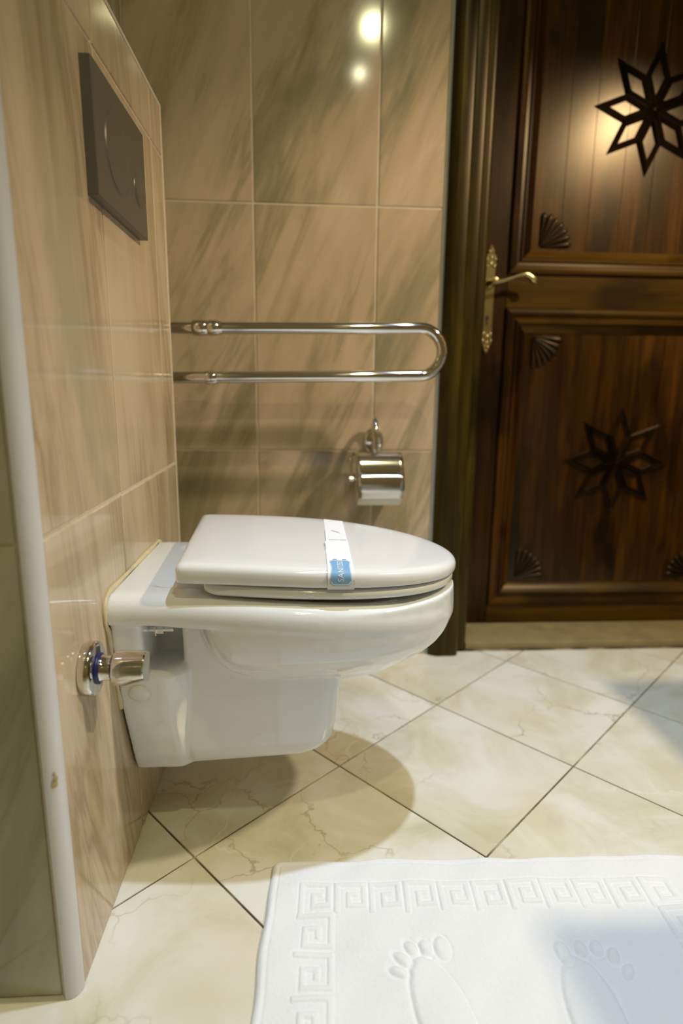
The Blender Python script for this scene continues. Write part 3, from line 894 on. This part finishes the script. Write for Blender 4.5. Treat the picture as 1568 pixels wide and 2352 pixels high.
m = MB(); m.lathe([(0.0065, 0), (0.0065, 0.010), (0.0045, 0.012), (0.0001, 0.012)], (0.403, 0.884, 0.5185), (-1, 0, 0), 14); m.build('pin_end', M_CHROME, hold, 40)
m = MB()
l = []
for r, h in ((0.019, 0.0), (0.050, 0.0), (0.0515, 0.002), (0.0515, 0.108), (0.050, 0.110), (0.019, 0.110)):
    l.append([(0.4125+h, 0.884+r*math.cos(2*PI*j/40), 0.502+r*math.sin(2*PI*j/40)) for j in range(40)])
m.loft(l+[l[0]], cap=False)
tag(m.build('toilet_paper_roll', M_TPAPER, None, 40), 'white toilet paper roll under the chrome cover on the wall', 'paper roll')

# ------------------------------------------------------------------ bath mat
MW, MH, MR = 0.672, 0.50, math.radians(-1.4)
step = 0.0016
nu, nv = int(MW/step), int(MH/step)
U, V = np.meshgrid(np.linspace(0, MW, nu+1), np.linspace(0, MH, nv+1))
def seg_d(U, V, pts):
    d = np.full(U.shape, 9.0)
    for (ax, ay), (bx, by) in zip(pts[:-1], pts[1:]):
        dx, dy = bx-ax, by-ay; L2 = dx*dx+dy*dy
        t = np.clip(((U-ax)*dx+(V-ay)*dy)/L2, 0, 1)
        d = np.minimum(d, np.maximum(np.abs(U-ax-t*dx), np.abs(V-ay-t*dy)))
    return d
def sst(a, b, x):
    t = np.clip((x-a)/(b-a), 0, 1); return t*t*(3-2*t)
KEY = [(0.02, 1.0), (0.02, 0.04), (0.80, 0.04), (0.80, 0.80), (0.36, 0.80), (0.36, 0.42), (0.56, 0.42)]
rel = np.full(U.shape, 9.0)
KS, B0 = 0.0515, 0.050
nk = int((MW-2*B0)/KS)
KSx = (MW-2*B0)/nk
for k in range(nk):
    o = B0+k*KSx
    for vv, s in ((B0, 1), (MH-B0, -1)):
        pts = [(o+q[0]*KSx, vv+s*q[1]*KS*0.92) for q in KEY]+[]
        sl = (slice(None), slice(max(0, int((o-0.02)/step)), int((o+KSx+0.02)/step)))
        rel[sl] = np.minimum(rel[sl], seg_d(U[sl], V[sl], pts))
nk2 = int((MH-2*B0-2*KS)/KS); KSy = (MH-2*B0-2*KS)/nk2
for k in range(nk2):
    o = B0+KS*1.02+k*KSy
    for uu, s in ((B0, 1), (MW-B0, -1)):
        pts = [(uu+s*(1-q[1])*KS*0.92, o+q[0]*KSy) for q in KEY]
        sl = (slice(max(0, int((o-0.02)/step)), int((o+KSy+0.02)/step)), slice(None))
        rel[sl] = np.minimum(rel[sl], seg_d(U[sl], V[sl], pts))
H = np.full(U.shape, 0.0075)
H += 0.0018*(1-sst(0.0026, 0.0044, rel))-0.0008*np.exp(-((rel-0.0050)/0.0010)**2)
c_, s_ = math.cos(MR), math.sin(MR)
OX, OY = 0.226, 0.198
WX = OX+U*c_+(-V)*(-s_)
WY = OY+U*s_+(-V)*c_
def blob(cx, cy, a, b, ang):
    ca, sa = math.cos(ang), math.sin(ang)
    p = (WX-cx)*ca+(WY-cy)*sa; q = -(WX-cx)*sa+(WY-cy)*ca
    r = np.sqrt((p/a)**2+(q/b)**2)
    return r, a
def foot(sole, toes):
    global H
    for cx, cy, a, b, ang in sole+toes:
        r, aa = blob(cx, cy, a, b, math.radians(ang))
        w_ = 0.0022/min(a, b)
        H = H+0.0024*(1-sst(1-2*w_, 1+w_, r))-0.0017*np.exp(-((r-1-w_*1.2)/(w_*0.9))**2)
foot([(0.455, -0.060, 0.082, 0.032, 104)],
     [(0.412, 0.020, 0.0115, 0.0065, 135), (0.426, 0.035, 0.0105, 0.0068, 120), (0.445, 0.034, 0.0105, 0.0070, 105), (0.468, 0.034, 0.0150, 0.0095, 95), (0.405, 0.002, 0.0105, 0.0060, 150)])
foot([(0.638, -0.068, 0.082, 0.033, 88)],
     [(0.630, 0.020, 0.0150, 0.0095, 95), (0.656, 0.024, 0.0110, 0.0072, 85), (0.677, 0.023, 0.0105, 0.0070, 75), (0.694, 0.010, 0.0110, 0.0066, 68), (0.703, -0.012, 0.0105, 0.0060, 50)])
H += 0.0016*np.sin(U*23+V*9+1.0)*np.sin(V*17-U*6)+0.0011*np.sin(U*41-V*33)+0.0008*np.sin(U*71+V*57+2)
rng = np.random.RandomState(3)
H += 0.00018*rng.randn(*H.shape)
edge = np.minimum(np.minimum(U, MW-U), np.minimum(V, MH-V))
H -= 0.0012*np.exp(-((edge-0.012)/0.0016)**2)
H = 0.0012+(H-0.0012)*np.sqrt(np.clip(edge/0.006, 0, 1))
# slightly wavy outline, rounded corners
cr = 0.014
def round_c(U, V):
    du = np.minimum(U, MW-U); dv = np.minimum(V, MH-V)
    inx = (du < cr) & (dv < cr)
    ex, ey = cr-du, cr-dv
    L_ = np.maximum(np.abs(ex), np.abs(ey)); R_ = np.hypot(ex, ey)+1e-9
    k = np.where(inx, L_/R_, 1.0)
    ndu, ndv = np.where(inx, cr-ex*k, du), np.where(inx, cr-ey*k, dv)
    return np.where(U < MW/2, ndu, MW-ndu), np.where(V < MH/2, ndv, MH-ndv)
U2, V2 = round_c(U, V)
wob = np.exp(-edge/0.03)
U2 = U2+wob*(0.0015*np.sin(V*31)+0.0010*np.sin(V*63+1))
V2 = V2+wob*(0.0012*np.sin(U*19)+0.0010*np.sin(U*47+2))
WX = OX+U2*c_+V2*s_-0.030*V2; WY = OY+U2*s_-V2*c_
nn = (nu+1)*(nv+1)
co = np.stack([WX.ravel(), WY.ravel(), np.maximum(H, 0.0012).ravel()], 1)
idx = np.arange(nn).reshape(nv+1, nu+1)
quads = np.stack([idx[:-1, :-1].ravel(), idx[1:, :-1].ravel(), idx[1:, 1:].ravel(), idx[:-1, 1:].ravel()], 1)
bidx = np.concatenate([idx[0, :], idx[1:, -1], idx[-1, -2::-1], idx[-2:0:-1, 0]])
nb = len(bidx)
low = co[bidx].copy(); low[:, 2] = 0.0002
co2 = np.concatenate([co, low])
a = bidx; b = np.roll(bidx, -1); la = nn+np.arange(nb); lb = np.roll(la, -1)
side = np.stack([a, b, lb, la], 1)
allq = np.concatenate([quads, side])
me = bpy.data.meshes.new('bath_mat')
me.vertices.add(len(co2)); me.vertices.foreach_set('co', co2.astype(np.float32).ravel())
me.loops.add(allq.size); me.loops.foreach_set('vertex_index', allq.ravel().astype(np.int32))
me.polygons.add(len(allq)); me.polygons.foreach_set('loop_start', (np.arange(len(allq))*4).astype(np.int32))
me.update(calc_edges=True); me.validate()
me.polygons.foreach_set('use_smooth', [True]*len(me.polygons))
me.materials.append(M_TOWEL)
mat_o = link(bpy.data.objects.new('bath_mat', me))
tag(mat_o, 'white terry bath mat with raised Greek key border and footprints on the floor', 'bath mat')

# ------------------------------------------------------------------ lamps
WHERE = ['over the toilet bowl', 'behind the toilet towards the photographer', 'nearest the front wall']
for i, (x, y, kind, pw_, rad, colr) in enumerate(DOWNLIGHTS):
    r = empty('ceiling_downlight', (x, y, CEIL))
    tag(r, 'round recessed ceiling spotlight %s out of view' % WHERE[i], 'lamp', 'recessed ceiling spotlights')
    m = MB(); m.lathe([(0.032, -0.0003), (0.032, 0.006), (0.036, 0.007), (0.045, 0.003), (0.046, -0.0003)], (x, y, CEIL), (0, 0, -1), 32); m.build('trim_ring', M_CHROME, r, 40)
    ld = bpy.data.lights.new('downlight_bulb', kind); ld.energy = pw_; ld.color = colr
    if kind == 'AREA': ld.shape = 'DISK'; ld.size = rad*2
    else: ld.shadow_soft_size = rad; ld.spot_size = math.radians(58); ld.spot_blend = 0.8
    lo = bpy.data.objects.new('downlight_bulb', ld); link(lo, r); lo.location = (0, 0, -0.009 if kind == 'AREA' else -0.035)
x, y, z, pw_, colr = SCONCE
r = empty('wall_spotlight', (XR, y, z))
tag(r, 'small chrome swivel spotlight on the right wall above the added cabinets out of view', 'lamp')
m = MB(); m.lathe([(0.05, 0), (0.05, 0.008), (0.012, 0.012), (0.010, 0.05), (0.0001, 0.052)], (XR, y, z+0.05), (-1, 0, 0), 24); m.build('bracket', M_CHROME, r, 40)
aim = (Vector(AIM)-Vector((x, y, z))).normalized()
m = MB(); m.lathe([(0.012, -0.07), (0.030, -0.055), (0.046, -0.048), (0.050, 0.0), (0.047, 0.0), (0.043, -0.046), (0.010, -0.052)], (x, y, z), aim, 28); m.build('lamp_head', M_CHROME, r, 40)
ld = bpy.data.lights.new('lamp_bulb', 'SPOT'); ld.shadow_soft_size = 0.040; ld.energy = pw_; ld.color = colr
ld.spot_size = math.radians(90); ld.spot_blend = 0.55
lo = bpy.data.objects.new('lamp_bulb', ld); link(lo, r); lo.location = Vector((x-XR, 0, 0))+aim*0.045
lo.rotation_mode = 'QUATERNION'; lo.rotation_quaternion = aim.to_track_quat('-Z', 'Y')

# ------------------------------------------------------------------ unseen cabinets and counter, added on the right to shade mat and floor
van = empty('unseen_shadow_cabinet', (1.45, -0.65, 0))  # unseen cabinet, added below the counter that shades the mat
tag(van, 'unseen white cabinet added at the right wall to shade the bath mat', 'cabinet')
m = MB(); m.bbox(1.14, XR-0.002, -1.20, 0.0, 0.12, 0.808, 0.003); m.build('body', M_WHITEP, van)
m = MB(); m.box(1.18, XR-0.002, -1.17, -0.03, 0.0, 0.12); m.build('plinth', M_DARK, van)
for k in range(2):
    y0 = -1.19+k*0.60
    m = MB(); m.bbox(1.122, 1.1395, y0, y0+0.585, 0.13, 0.80, 0.003); d = m.build('door', M_WHITEP, van)
    m = MB(); m.lathe([(0.008, 0), (0.006, 0.012), (0.012, 0.018), (0.010, 0.026), (0.0001, 0.027)], (1.1215, y0+(0.49 if k == 0 else 0.05), 0.66), (-1, 0, 0), 16); m.build('knob', M_CHROME, d)
poly = [(1.078, -1.25), (XR-0.002, -1.25), (XR-0.002, 0.434), (1.335, 0.434), (1.335, 0.038), (1.078, 0.038)]  # added counter outline; its corners cast the shadows on mat and floor
m = MB(); m.loft([[(x, y, z) for x, y in poly] for z in (0.81, 0.85)])
tag(m.build('unseen_shadow_counter', M_COUNTER, None, 40), 'unseen beige counter added on the right to shade the mat and floor', 'counter')
shelf = empty('unseen_side_cabinet', (1.58, 0.25, 0))  # unseen too, added under the counter arm that shades the far floor
tag(shelf, 'unseen narrow white cabinet added under the end of the shading counter', 'cabinet')
m = MB(); m.bbox(1.365, XR-0.002, 0.055, 0.415, 0.0, 0.808, 0.003); m.build('body', M_WHITEP, shelf)
m = MB(); m.bbox(1.346, 1.3645, 0.06, 0.41, 0.10, 0.80, 0.003); d = m.build('door', M_WHITEP, shelf)
m = MB(); m.lathe([(0.008, 0), (0.006, 0.012), (0.012, 0.018), (0.010, 0.026), (0.0001, 0.027)], (1.3455, 0.10, 0.66), (-1, 0, 0), 16); m.build('knob', M_CHROME, d)
